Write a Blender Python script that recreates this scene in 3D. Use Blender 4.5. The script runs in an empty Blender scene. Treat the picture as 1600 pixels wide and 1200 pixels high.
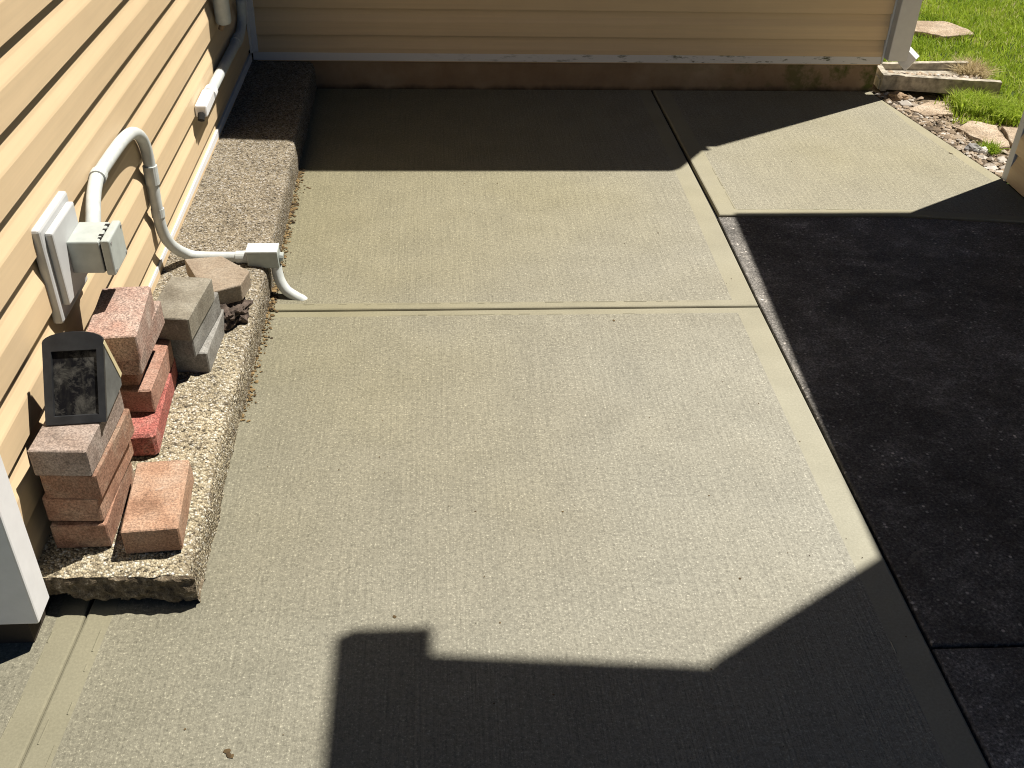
import bpy, math, random
import numpy as np
from mathutils import Vector, Matrix, noise

S = 1.46                      # metres per layout unit (layout unit = camera height)
sc = bpy.context.scene
C = sc.collection
R = math.radians
random.seed(7)
rng = np.random.default_rng(7)

# ------------------------------------------------------------------ camera, light, exposure
cam_d = bpy.data.cameras.new('camera')
cam_d.sensor_width = 36.0
cam_d.lens = 1578.0 / 1600.0 * 36.0
cam_d.clip_start = 0.02
cam_d.clip_end = 600.0
cam = bpy.data.objects.new('camera', cam_d)
C.objects.link(cam)
pit, yaw, rol = R(35.487), R(-4.852), R(1.968)
fwd = Vector((0, math.cos(pit), -math.sin(pit)))
rgt = Vector((1, 0, 0))
upv = Vector((0, math.sin(pit), math.cos(pit)))
Rz = Matrix.Rotation(yaw, 3, 'Z')
fwd, rgt, upv = Rz @ fwd, Rz @ rgt, Rz @ upv
r2 = rgt * math.cos(rol) + upv * math.sin(rol)
u2 = -rgt * math.sin(rol) + upv * math.cos(rol)
m3 = Matrix((r2, u2, -fwd)).transposed()
cam.matrix_world = Matrix.Translation((0, 0, S)) @ m3.to_4x4()
sc.camera = cam

SUN_AZ, SUN_EL = 31.5, 63.0   # azimuth from +X towards +Y
sun_dir = Vector((math.cos(R(SUN_AZ)) * math.cos(R(SUN_EL)), math.sin(R(SUN_AZ)) * math.cos(R(SUN_EL)), math.sin(R(SUN_EL))))
world = bpy.data.worlds.new('World')
sc.world = world
world.use_nodes = True
wn = world.node_tree
sky = wn.nodes.new('ShaderNodeTexSky')
sky.sky_type = 'NISHITA'
sky.sun_disc = False
sky.air_density = 0.35
sky.dust_density = 0.0
sky.ozone_density = 1.0
sky.sun_elevation = R(SUN_EL)
sky.sun_rotation = R(90 - SUN_AZ)
wn.links.new(sky.outputs[0], wn.nodes['Background'].inputs[0])
wn.nodes['Background'].inputs[1].default_value = 0.05
sun_d = bpy.data.lights.new('sun', 'SUN')
sun_d.energy = 5.0
sun_d.angle = R(0.48)
sun_d.color = (1.0, 0.945, 0.86)
sun = bpy.data.objects.new('sun', sun_d)
C.objects.link(sun)
sun.rotation_euler = (-sun_dir).to_track_quat('-Z', 'Y').to_euler()
sun.location = sun_dir * 30

sc.view_settings.view_transform = 'Standard'
sc.view_settings.look = 'None'
sc.view_settings.gamma = 1.0
sc.view_settings.use_curve_mapping = False
sc.view_settings.exposure = 0.50
sc.render.engine = 'CYCLES'
sc.cycles.max_bounces = 8
sc.cycles.diffuse_bounces = 1
sc.cycles.filter_width = 1.05
sc.cycles.denoising_prefilter = 'NONE'

# ------------------------------------------------------------------ materials
class NT:
    def __init__(s, name):
        s.m = bpy.data.materials.new(name)
        s.m.use_nodes = True
        s.t = s.m.node_tree
        s.b = s.t.nodes['Principled BSDF']
        s.b.inputs['Specular IOR Level'].default_value = 0.3
        s.tc = s.t.nodes.new('ShaderNodeTexCoord')
    def n(s, ty, **kw):
        nd = s.t.nodes.new(ty)
        for k, v in kw.items(): setattr(nd, k, v)
        return nd
    def put(s, sock, v):
        if hasattr(v, 'is_linked') or isinstance(v, bpy.types.NodeSocket): s.t.links.new(v, sock)
        else: sock.default_value = v
    def co(s, scale=(1, 1, 1), loc=(0, 0, 0), rot=(0, 0, 0)):
        mp = s.n('ShaderNodeMapping')
        s.t.links.new(s.tc.outputs['Object'], mp.inputs[0])
        mp.inputs['Scale'].default_value = scale
        mp.inputs['Location'].default_value = loc
        mp.inputs['Rotation'].default_value = rot
        return mp.outputs[0]
    def noise(s, scale, detail=2.0, rough=0.5, co=None, dist=0.0):
        nd = s.n('ShaderNodeTexNoise')
        s.t.links.new(co if co is not None else s.tc.outputs['Object'], nd.inputs['Vector'])
        nd.inputs['Scale'].default_value = scale
        nd.inputs['Detail'].default_value = detail
        nd.inputs['Roughness'].default_value = rough
        nd.inputs['Distortion'].default_value = dist
        return nd.outputs['Fac']
    def voro(s, scale, feature='F1', co=None, out='Distance', rand=1.0):
        nd = s.n('ShaderNodeTexVoronoi', feature=feature)
        s.t.links.new(co if co is not None else s.tc.outputs['Object'], nd.inputs['Vector'])
        nd.inputs['Scale'].default_value = scale
        nd.inputs['Randomness'].default_value = rand
        return nd.outputs[out]
    def ramp(s, fac, stops, interp='LINEAR'):
        nd = s.n('ShaderNodeValToRGB')
        s.t.links.new(fac, nd.inputs[0])
        cr = nd.color_ramp
        cr.interpolation = interp
        while len(cr.elements) < len(stops): cr.elements.new(0.5)
        for e, (p, c) in zip(cr.elements, stops):
            e.position = p
            e.color = (c, c, c, 1) if isinstance(c, (int, float)) else (*c, 1)
        return nd.outputs[0]
    def mix(s, fac, a, b, mode='MIX'):
        nd = s.n('ShaderNodeMix', data_type='RGBA', blend_type=mode)
        s.put(nd.inputs[0], fac)
        for k, v in ((6, a), (7, b)):
            if isinstance(v, tuple): v = (*v, 1) if len(v) == 3 else v
            s.put(nd.inputs[k], v)
        return nd.outputs[2]
    def math(s, op, a, b=0.0, clamp=False):
        nd = s.n('ShaderNodeMath', operation=op, use_clamp=clamp)
        s.put(nd.inputs[0], a); s.put(nd.inputs[1], b)
        return nd.outputs[0]
    def mapr(s, v, a, b, c=0.0, d=1.0):
        nd = s.n('ShaderNodeMapRange')
        s.put(nd.inputs[0], v)
        for i, q in enumerate((a, b, c, d)): nd.inputs[i + 1].default_value = q
        return nd.outputs[0]
    def sep(s, axis):
        nd = s.n('ShaderNodeSeparateXYZ')
        s.t.links.new(s.tc.outputs['Object'], nd.inputs[0])
        return nd.outputs[axis]
    def rnd(s):
        return s.n('ShaderNodeObjectInfo').outputs['Random']
    def bump(s, h, strength=0.3, dist=0.002, prev=None):
        nd = s.n('ShaderNodeBump')
        nd.inputs['Strength'].default_value = strength
        nd.inputs['Distance'].default_value = dist
        s.t.links.new(h, nd.inputs['Height'])
        if prev is not None: s.t.links.new(prev, nd.inputs['Normal'])
        return nd.outputs[0]
    def done(s, col, rough=0.8, normal=None, spec=None):
        if isinstance(col, tuple) and len(col) == 3: col = (*col, 1)
        s.put(s.b.inputs['Base Color'], col)
        s.put(s.b.inputs['Roughness'], rough)
        if normal is not None: s.t.links.new(normal, s.b.inputs['Normal'])
        if spec is not None: s.b.inputs['Specular IOR Level'].default_value = spec
        return s.m

def concrete(name, broom=True):
    k = NT(name)
    big = k.noise(0.9, 4, 0.55)
    ygr = k.mapr(k.sep(1), 1.2, 3.2)
    xgr = k.mapr(k.sep(0), -0.3, 0.9)
    f = k.math('ADD', k.math('MULTIPLY', big, 0.9), k.math('SUBTRACT', k.math('MULTIPLY', ygr, 0.45), k.math('MULTIPLY', xgr, 0.25)))
    base = k.ramp(f, [(0.15, (0.282, 0.272, 0.222)), (0.5, (0.252, 0.234, 0.178)), (0.85, (0.250, 0.226, 0.148))])
    damp = k.math('ADD', k.sep(0), k.math('MULTIPLY', k.noise(3.5, 4, 0.6), 0.35))
    base = k.mix(1.0, base, k.ramp(k.mapr(damp, -0.35, 1.15), [(0.0, (0.88, 0.89, 0.86)), (0.35, (1.0, 1.015, 1.03)), (0.6, (1.09, 1.11, 1.15)), (1.0, (1.24, 1.26, 1.32))]), 'MULTIPLY')
    if not broom: base = k.mix(1.0, base, (1.06, 1.05, 0.98), 'MULTIPLY')
    blot = k.ramp(k.noise(7, 5, 0.6), [(0.3, 0.92), (0.55, 1.0), (0.75, 1.06)])
    base = k.mix(1.0, base, blot, 'MULTIPLY')
    if broom:
        sp = k.noise(210, 3, 0.7)
        spk = k.ramp(sp, [(0.30, 0.62), (0.42, 0.90), (0.55, 1.0), (0.61, 1.12), (0.67, 1.85)])
        base = k.mix(1.0, base, spk, 'MULTIPLY')
        mot = k.ramp(k.noise(95, 3, 0.75), [(0.32, 0.76), (0.5, 1.0), (0.66, 1.14), (0.74, 1.42)])
        base = k.mix(1.0, base, mot, 'MULTIPLY')
        line = k.noise(1.0, 2, 0.5, co=k.co((170, 4, 1)))
        base = k.mix(1.0, base, k.ramp(line, [(0.3, 0.93), (0.7, 1.06)]), 'MULTIPLY')
        h = k.math('ADD', k.math('MULTIPLY', line, 0.9), k.math('MULTIPLY', sp, 0.8))
        nrm = k.bump(h, 0.7, 0.0025)
    else:
        sp = k.noise(200, 2, 0.6)
        base = k.mix(0.4, base, k.ramp(sp, [(0.3, 0.8), (0.5, 1.0), (0.7, 1.25)]), 'MULTIPLY')
        nrm = k.bump(sp, 0.2, 0.0015)
    # small dark pits and crumbs
    pit_ = k.ramp(k.noise(45, 3, 0.7, co=k.co((1, 1, 1), (3.1, 7.7, 0))), [(0.24, 0.45), (0.29, 1.0)])
    base = k.mix(1.0, base, pit_, 'MULTIPLY')
    return k.done(base, 0.88, nrm, 0.2)
M_conc = concrete('broomed_concrete')
M_band = concrete('trowelled_concrete', False)

def driveway_mat(name, worn):
    k = NT(name)
    big = k.noise(2.2, 5, 0.65)
    base = k.ramp(big, [(0.3, (0.125, 0.123, 0.122)), (0.55, (0.18, 0.175, 0.17)), (0.75, (0.26, 0.25, 0.24))])
    if worn: base = k.ramp(big, [(0.3, (0.15, 0.148, 0.148)), (0.55, (0.26, 0.255, 0.25)), (0.75, (0.38, 0.37, 0.36))])
    sp = k.noise(170, 3, 0.75)
    base = k.mix(1.0, base, k.ramp(sp, [(0.3, 0.30), (0.5, 0.95), (0.62, 1.5), (0.70, 3.2)]), 'MULTIPLY')
    v = k.n('ShaderNodeTexVoronoi'); k.t.links.new(k.tc.outputs['Object'], v.inputs['Vector']); v.inputs['Scale'].default_value = 75
    sepc = k.n('ShaderNodeSeparateColor'); k.t.links.new(v.outputs['Color'], sepc.inputs[0])
    stone = k.math('MULTIPLY', k.ramp(sepc.outputs[0], [(0.84, 0.0), (0.88, 1.0)]), k.ramp(v.outputs['Distance'], [(0.18, 1.0), (0.32, 0.0)]))
    base = k.mix(stone, base, (0.60, 0.58, 0.56))
    sc2 = k.noise(1.0, 5, 0.75, co=k.co((9, 12, 1)), dist=0.4)
    base = k.mix(1.0, base, k.ramp(sc2, [(0.33, 0.68), (0.52, 1.0), (0.64, 1.5), (0.76, 2.2)]), 'MULTIPLY')
    smu = k.ramp(k.noise(16, 4, 0.6, dist=0.8), [(0.62, 0.0), (0.76, 0.6)])
    base = k.mix(smu, base, (0.42, 0.40, 0.37))
    base = k.mix(1.0, base, (1.04, 1.0, 0.93), 'MULTIPLY')
    base = k.mix(1.0, base, k.ramp(k.noise(1.0, 3, 0.6, co=k.co((3, 3, 1), (9, 4, 0))), [(0.3, 0.7), (0.7, 1.25)]), 'MULTIPLY')
    nrm = k.bump(k.noise(150, 3, 0.7), 0.8, 0.004)
    nrm = k.bump(k.noise(12, 4, 0.6), 0.4, 0.01, nrm)
    return k.done(base, 0.75, nrm, 0.3)
M_drive = driveway_mat('driveway_surface', False)
M_drive2 = driveway_mat('worn_driveway_surface', True)

def siding_mat(name, axis, col):
    k = NT(name)
    sca = (90, 2.0, 90) if axis == 1 else (2.0, 90, 90)
    g = k.noise(1.0, 3, 0.6, co=k.co(sca))
    c = k.mix(1.0, col, k.ramp(g, [(0.3, 0.955), (0.7, 1.035)]), 'MULTIPLY')
    d = k.noise(2.3, 5, 0.6)
    c = k.mix(1.0, c, k.ramp(d, [(0.3, (0.93, 0.92, 0.91)), (0.6, (1, 1, 1))]), 'MULTIPLY')
    c = k.mix(1.0, c, k.mapr(k.rnd(), 0, 1, 0.965, 1.03), 'MULTIPLY')
    return k.done(c, 0.55, k.bump(g, 0.12, 0.001), 0.3)
M_sideL = siding_mat('tan_vinyl_siding_along_y', 1, (0.80, 0.61, 0.378))
M_sideB = siding_mat('tan_vinyl_siding_along_x', 0, (0.80, 0.61, 0.378))

def simple(name, col, rough=0.6, var=0.06, sc_=25, bump=0.1, spec=0.3):
    k = NT(name)
    n1 = k.noise(sc_, 4, 0.6)
    c = k.mix(1.0, col, k.ramp(n1, [(0.3, 1 - var), (0.7, 1 + var)]), 'MULTIPLY')
    return k.done(c, rough, k.bump(n1, bump, 0.002), spec)
M_white = simple('white_trim', (0.86, 0.86, 0.86), 0.5, 0.04)
M_block = simple('white_plastic_block', (0.58, 0.59, 0.585), 0.5, 0.05)
M_greypost = simple('pale_grey_metal', (0.70, 0.70, 0.69), 0.5, 0.04)
M_pvc = simple('pale_grey_plastic', (0.60, 0.63, 0.61), 0.45, 0.10, 40)
M_pvcbox = simple('grey_plastic_box', (0.44, 0.475, 0.445), 0.5, 0.10, 30)
M_dark = simple('dark_gap', (0.02, 0.019, 0.018), 0.9, 0.3)
M_roof = simple('asphalt_shingle', (0.09, 0.085, 0.08), 0.9, 0.3, 40)
M_steel = simple('dull_screw', (0.3, 0.3, 0.29), 0.4)
M_cream = simple('cream_board', (0.70, 0.60, 0.36), 0.7, 0.06)
M_greyside = simple('weathered_grey_plastic', (0.14, 0.145, 0.14), 0.6, 0.25, 30)

def trim_dirty():
    k = NT('weathered_white_trim')
    d = k.noise(1.0, 5, 0.7, co=k.co((14, 14, 60)))
    x = k.mapr(k.sep(0), -0.75, 0.6)
    f = k.math('MULTIPLY', k.ramp(d, [(0.56, 0.0), (0.66, 1.0)]), x)
    c = k.mix(f, (0.82, 0.80, 0.78), (0.12, 0.13, 0.07))
    return k.done(c, 0.6, k.bump(d, 0.2, 0.002))
M_trimdirty = trim_dirty()

def foundation_mat():
    k = NT('mossy_foundation_concrete')
    n1 = k.noise(3.0, 6, 0.65)
    c = k.ramp(n1, [(0.3, (0.24, 0.155, 0.09)), (0.5, (0.33, 0.23, 0.14)), (0.7, (0.41, 0.31, 0.205))])
    x = k.mapr(k.sep(0), 0.3, 1.2)
    moss = k.math('MULTIPLY', k.ramp(k.noise(9, 5, 0.7), [(0.45, 0.0), (0.6, 1.0)]), x)
    c = k.mix(moss, c, (0.10, 0.11, 0.03))
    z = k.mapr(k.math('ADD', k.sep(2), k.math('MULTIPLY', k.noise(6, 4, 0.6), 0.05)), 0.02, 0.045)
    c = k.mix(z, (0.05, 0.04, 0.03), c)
    return k.done(c, 0.9, k.bump(k.noise(40, 4, 0.7), 0.4, 0.004))
M_found = foundation_mat()

def aggregate():
    k = NT('exposed_aggregate')
    v = k.n('ShaderNodeTexVoronoi', feature='F1')
    k.t.links.new(k.tc.outputs['Object'], v.inputs['Vector'])
    v.inputs['Scale'].default_value = 225
    hue = k.n('ShaderNodeSeparateColor'); k.t.links.new(v.outputs['Color'], hue.inputs[0])
    peb = k.ramp(hue.outputs[0], [(0.0, (0.07, 0.058, 0.04)), (0.14, (0.24, 0.20, 0.135)), (0.45, (0.41, 0.345, 0.225)), (0.7, (0.49, 0.425, 0.29)), (0.88, (0.58, 0.53, 0.41)), (1.0, (0.74, 0.71, 0.62))])
    gap = k.ramp(v.outputs['Distance'], [(0.5, 1.0), (0.8, 0.5)])
    c = k.mix(1.0, peb, gap, 'MULTIPLY')
    # paler sandy near half, greyer far half
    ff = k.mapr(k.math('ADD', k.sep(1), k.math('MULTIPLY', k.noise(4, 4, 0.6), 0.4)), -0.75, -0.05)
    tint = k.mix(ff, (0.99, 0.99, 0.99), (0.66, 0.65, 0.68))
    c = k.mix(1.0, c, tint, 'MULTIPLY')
    st = k.ramp(k.noise(14, 5, 0.7), [(0.3, 0.72), (0.5, 1.0), (0.7, 1.12)])
    c = k.mix(1.0, c, st, 'MULTIPLY')
    # dark dirty rim along the outer edge
    rim = k.math('MULTIPLY', k.mapr(k.math('ADD', k.sep(0), k.math('MULTIPLY', k.noise(30, 4, 0.7), 0.04)), 0.142, 0.162), k.ramp(k.noise(75, 3, 0.7), [(0.46, 0.0), (0.58, 0.7)]))
    c = k.mix(rim, c, (0.09, 0.065, 0.04))
    h = k.math('SUBTRACT', 1.0, v.outputs['Distance'])
    nrm = k.bump(h, 0.7, 0.005)
    return k.done(c, 0.85, nrm, 0.25)
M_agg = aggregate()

def broken():
    k = NT('broken_concrete')
    n1 = k.noise(60, 6, 0.8)
    c = k.ramp(n1, [(0.3, (0.035, 0.027, 0.018)), (0.45, (0.11, 0.085, 0.055)), (0.58, (0.22, 0.175, 0.115)), (0.7, (0.55, 0.50, 0.40))])
    return k.done(c, 0.95, k.bump(k.noise(110, 4, 0.7), 0.9, 0.008))
M_broken = broken()

def brick_mat(name, a, b, c_, speck=0.35):
    k = NT(name)
    r = k.rnd()
    off = k.n('ShaderNodeVectorMath', operation='ADD')
    k.t.links.new(k.tc.outputs['Object'], off.inputs[0])
    cmb = k.n('ShaderNodeCombineXYZ')
    for i in range(3): k.t.links.new(k.math('MULTIPLY', r, 7.0 + 3 * i), cmb.inputs[i])
    k.t.links.new(cmb.outputs[0], off.inputs[1])
    co = off.outputs[0]
    n1 = k.noise(16, 4, 0.6, co=co)
    c = k.ramp(n1, [(0.3, a), (0.5, b), (0.72, c_)])
    sp = k.noise(240, 3, 0.75, co=co)
    c = k.mix(1.0, c, k.ramp(sp, [(0.33, 1 - speck * 1.2), (0.5, 1.0), (0.64, 1 + speck * 1.2)]), 'MULTIPLY')
    c = k.mix(1.0, c, k.ramp(k.noise(110, 3, 0.75, co=co), [(0.28, 0.66), (0.4, 0.94), (0.6, 1.0), (0.72, 1.12)]), 'MULTIPLY')
    c = k.mix(1.0, c, k.ramp(k.noise(9, 5, 0.65, co=co), [(0.32, (0.70, 0.68, 0.66)), (0.48, (1, 1, 1)), (0.7, (1.04, 1.04, 1.04))]), 'MULTIPLY')
    dust = k.math('MULTIPLY', k.ramp(k.noise(26, 5, 0.75, co=co, dist=0.7), [(0.60, 0.0), (0.72, 0.5)]), 1.0)
    c = k.mix(dust, c, (0.50, 0.45, 0.38))
    c = k.mix(1.0, c, k.mapr(r, 0, 1, 0.78, 1.10), 'MULTIPLY')
    nrm = k.bump(k.noise(160, 3, 0.7, co=co), 0.5, 0.003)
    return k.done(c, 0.85, nrm, 0.25)
BM = {
    'pinkgrey': brick_mat('pink_grey_brick', (0.31, 0.235, 0.19), (0.37, 0.295, 0.25), (0.44, 0.375, 0.325)),
    'orange': brick_mat('orange_tan_brick', (0.36, 0.205, 0.13), (0.43, 0.265, 0.175), (0.46, 0.32, 0.23)),
    'front': brick_mat('brown_pink_brick', (0.30, 0.155, 0.10), (0.37, 0.215, 0.145), (0.42, 0.30, 0.215)),
    'pink': brick_mat('pink_speckled_brick', (0.33, 0.20, 0.155), (0.38, 0.265, 0.215), (0.43, 0.34, 0.285), 0.5),
    'salmon': brick_mat('salmon_brick', (0.42, 0.22, 0.155), (0.48, 0.275, 0.2), (0.52, 0.35, 0.27)),
    'red': brick_mat('bright_red_brick', (0.33, 0.095, 0.075), (0.40, 0.135, 0.11), (0.48, 0.25, 0.20), 0.6),
    'grey': brick_mat('grey_paver', (0.20, 0.175, 0.135), (0.255, 0.23, 0.18), (0.31, 0.285, 0.23), 0.2),
    'bluegrey': brick_mat('blue_grey_paver', (0.21, 0.20, 0.18), (0.28, 0.27, 0.245), (0.36, 0.35, 0.32), 0.25),
    'tan': brick_mat('tan_paver', (0.29, 0.225, 0.165), (0.34, 0.275, 0.205), (0.38, 0.32, 0.25), 0.2),
}

def lid_mat():
    k = NT('dusty_black_plastic')
    z = k.noise(1.0, 4, 0.7, co=k.co((60, 18, 18)))
    bl = k.noise(28, 5, 0.75, dist=0.6)
    f = k.ramp(bl, [(0.48, 0.0), (0.66, 1.0)])
    c = k.mix(k.math('MULTIPLY', f, 0.75), (0.012, 0.012, 0.014), (0.15, 0.145, 0.13))
    c = k.mix(k.math('MULTIPLY', k.ramp(z, [(0.45, 0.0), (0.7, 1.0)]), 0.5), c, (0.06, 0.058, 0.05))
    return k.done(c, 0.5, k.bump(bl, 0.2, 0.002), 0.0)
M_lid = lid_mat(); M_lid.node_tree.nodes['Principled BSDF'].inputs['Roughness'].default_value = 0.75
k_ = NT('black_plastic'); M_black = k_.done(k_.ramp(k_.noise(30, 4, 0.6), [(0.3, (0.015, 0.016, 0.018)), (0.7, (0.035, 0.037, 0.04))]), 0.5, None, 0.4)

def soil():
    k = NT('soil')
    n1 = k.noise(22, 6, 0.7)
    c = k.ramp(n1, [(0.3, (0.07, 0.05, 0.032)), (0.48, (0.20, 0.15, 0.095)), (0.62, (0.36, 0.285, 0.195)), (0.78, (0.48, 0.41, 0.31))])
    return k.done(c, 0.95, k.bump(k.noise(60, 5, 0.7), 0.9, 0.012))
M_soil = soil()
k_ = NT('lawn_ground')
M_lawn = k_.done(k_.ramp(k_.noise(5, 6, 0.7), [(0.3, (0.045, 0.07, 0.012)), (0.55, (0.075, 0.11, 0.022)), (0.75, (0.16, 0.14, 0.06))]), 0.95, k_.bump(k_.noise(60, 4, 0.7), 0.8, 0.02))

def attr_mat(name, stops, rough=0.7, trans=0.0):
    k = NT(name)
    at = k.n('ShaderNodeAttribute', attribute_name='tint')
    c = k.ramp(at.outputs['Fac'], stops)
    m = k.done(c, rough, None, 0.25)
    if trans:
        tr = k.n('ShaderNodeBsdfTranslucent')
        k.t.links.new(c, tr.inputs[0])
        mx = k.n('ShaderNodeMixShader'); mx.inputs[0].default_value = trans
        k.t.links.new(k.b.outputs[0], mx.inputs[1]); k.t.links.new(tr.outputs[0], mx.inputs[2])
        k.t.links.new(mx.outputs[0], k.t.nodes['Material Output'].inputs[0])
    return m
M_grass = attr_mat('grass_blades', [(0.0, (0.18, 0.30, 0.022)), (0.35, (0.33, 0.46, 0.04)), (0.65, (0.50, 0.63, 0.075)), (0.85, (0.58, 0.62, 0.20)), (1.0, (0.66, 0.58, 0.34))], 0.6, 0.4)
M_straw = attr_mat('dry_grass', [(0.0, (0.46, 0.36, 0.18)), (1.0, (0.80, 0.68, 0.44))], 0.8, 0.3)
M_pebble = attr_mat('pebbles', [(0.0, (0.08, 0.06, 0.04)), (0.3, (0.22, 0.165, 0.11)), (0.6, (0.40, 0.31, 0.215)), (0.85, (0.42, 0.37, 0.31)), (1.0, (0.62, 0.58, 0.52))], 0.8)
M_crumb = attr_mat('soil_crumbs', [(0.0, (0.05, 0.035, 0.02)), (0.5, (0.15, 0.10, 0.045)), (1.0, (0.30, 0.21, 0.10))], 0.95)
M_flag = brick_mat('sandstone_flag', (0.33, 0.245, 0.165), (0.45, 0.355, 0.255), (0.52, 0.44, 0.34), 0.5)
M_splash = simple('weathered_splash_concrete', (0.37, 0.335, 0.27), 0.9, 0.55, 30, 0.6)
M_rubble = simple('dark_rubble', (0.10, 0.075, 0.06), 0.95, 0.6, 60, 0.9)
M_stoneg = simple('grey_stone', (0.30, 0.29, 0.28), 0.8, 0.25, 40, 0.4)
M_stonew = simple('white_stone', (0.68, 0.66, 0.62), 0.8, 0.15, 40, 0.4)
M_stoneb = simple('brown_stone', (0.30, 0.21, 0.13), 0.85, 0.3, 40, 0.4)

# ------------------------------------------------------------------ builders
def V(p): return Vector(p) * S
def link(o): C.objects.link(o); return o
def tag(o, label=None, cat=None, group=None, kind=None):
    if label: o['label'] = label
    if cat: o['category'] = cat
    if group: o['group'] = group
    if kind: o['kind'] = kind
    return o
def empty(name, loc, label=None, cat=None, group=None):
    o = bpy.data.objects.new(name, None)
    o.empty_display_size = 0.05
    o.location = V(loc)
    link(o)
    return tag(o, label, cat, group)

def root_loc(o):
    l = Vector((0, 0, 0))
    while o is not None:
        l += o.location; o = o.parent
    return l

class MB:
    """collects verts (layout units, world) and faces, builds one mesh"""
    def __init__(s): s.v, s.f, s.mi = [], [], []
    def face(s, idx, m=0): s.f.append(tuple(idx)); s.mi.append(m)
    def add(s, vs, fs, m=0):
        b = len(s.v); s.v += [tuple(p) for p in vs]
        for q in fs: s.face([b + i for i in q], m)
    def box(s, x0, x1, y0, y1, z0, z1, m=0):
        s.add([(x0, y0, z0), (x1, y0, z0), (x1, y1, z0), (x0, y1, z0), (x0, y0, z1), (x1, y0, z1), (x1, y1, z1), (x0, y1, z1)],
              [(3, 2, 1, 0), (4, 5, 6, 7), (0, 1, 5, 4), (1, 2, 6, 5), (2, 3, 7, 6), (3, 0, 4, 7)], m)
    def hexa(s, bot, top, m=0):
        """prism between two equal-length CCW loops"""
        n = len(bot)
        s.add(list(bot) + list(top), [tuple(range(n - 1, -1, -1)), tuple(range(n, 2 * n))] + [(i, (i + 1) % n, n + (i + 1) % n, n + i) for i in range(n)], m)
    def tube(s, pts, r, n=14, cap=True, m=0):
        pts = [Vector(p) for p in pts]
        rr = r if isinstance(r, (list, tuple)) else [r] * len(pts)
        b = len(s.v); nrm = None
        for i, p in enumerate(pts):
            t = (pts[min(i + 1, len(pts) - 1)] - pts[max(i - 1, 0)]).normalized()
            if nrm is None:
                nrm = t.orthogonal().normalized()
            nrm = (nrm - t * nrm.dot(t)).normalized()
            bi = t.cross(nrm)
            for j in range(n):
                a = 2 * math.pi * j / n
                s.v.append(tuple(p + (nrm * math.cos(a) + bi * math.sin(a)) * rr[i]))
        for i in range(len(pts) - 1):
            for j in range(n):
                s.face((b + i * n + j, b + i * n + (j + 1) % n, b + (i + 1) * n + (j + 1) % n, b + (i + 1) * n + j), m)
        if cap:
            s.face([b + j for j in range(n - 1, -1, -1)], m)
            s.face([b + (len(pts) - 1) * n + j for j in range(n)], m)
    def build(s, name, mats, parent=None, base=None, smooth=False, bevel=0.0, seg=2):
        if not isinstance(mats, (list, tuple)): mats = [mats]
        if parent is not None: o0 = root_loc(parent)
        elif base is not None: o0 = V(base)
        else: o0 = Vector((0, 0, 0))
        me = bpy.data.meshes.new(name)
        me.from_pydata([tuple(Vector(p) * S - o0) for p in s.v], [], s.f)
        for m in mats: me.materials.append(m)
        for p, i in zip(me.polygons, s.mi): p.material_index = i
        if smooth:
            for p in me.polygons: p.use_smooth = True
        me.update()
        o = bpy.data.objects.new(name, me)
        link(o)
        if parent is not None: o.parent = parent
        else: o.location = o0
        if bevel:
            md = o.modifiers.new('bevel', 'BEVEL'); md.width = bevel; md.segments = seg; md.limit_method = 'ANGLE'
            md.harden_normals = False
        return o

def catmull(pts, n=8):
    P = [Vector(p) for p in pts]; P = [2 * P[0] - P[1]] + P + [2 * P[-1] - P[-2]]
    out = []
    for i in range(1, len(P) - 2):
        for k in range(n):
            t = k / n
            a, b, c, d = P[i - 1], P[i], P[i + 1], P[i + 2]
            out.append(0.5 * ((2 * b) + (c - a) * t + (2 * a - 5 * b + 4 * c - d) * t * t + (3 * b - a - 3 * c + d) * t ** 3))
    out.append(P[-2])
    return out

def nz(x, y, z=0.0): return noise.noise(Vector((x, y, z)))

# ------------------------------------------------------------------ ground and paving
lawn = MB(); lawn.add([(-60, -60, -0.012), (60, -60, -0.012), (60, 90, -0.012), (-60, 90, -0.012)], [(0, 1, 2, 3)])
tag(lawn.build('lawn', M_lawn), kind='structure')

def panel(name, poly, bands, mats, rim=0.0035, depth=0.09, z=0.0, sub=0):
    """slab piece: poly CCW in xy; band width per edge (edge i goes from i to i+1); rounded rim"""
    n = len(poly)
    P = [Vector((x, y)) for x, y in poly]
    def inset(ws):
        L = []
        for i in range(n):
            a, b = P[i], P[(i + 1) % n]; d = (b - a).normalized(); nn = Vector((-d.y, d.x)); L.append((a + nn * ws[i], d))
        out = []
        for i in range(n):
            (p, d), (q, e) = L[i - 1], L[i]
            cr = d.x * e.y - d.y * e.x
            t = ((q.x - p.x) * e.y - (q.y - p.y) * e.x) / cr
            out.append(p + d * t)
        return out
    mb = MB()
    rings = [(inset([w + rim for w in bands]), 0.0), (inset([rim] * n), 0.0), (inset([rim * 0.3] * n), -rim * 0.35), (P, -rim), (P, -depth)]
    for pts, dz in rings: mb.v += [(p.x, p.y, z + dz) for p in pts]
    mb.face(range(n), 0)
    for r in range(4):
        for i in range(n):
            j = (i + 1) % n
            if r == 0 and bands[i] <= 0 and bands[j] <= 0 and bands[i - 1] <= 0: continue
            mb.face((r * n + i, (r + 1) * n + i, (r + 1) * n + j, r * n + j), 1 if (r > 0 or bands[i] > 0) else 0)
    return tag(mb.build(name, mats), kind='structure')

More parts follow.
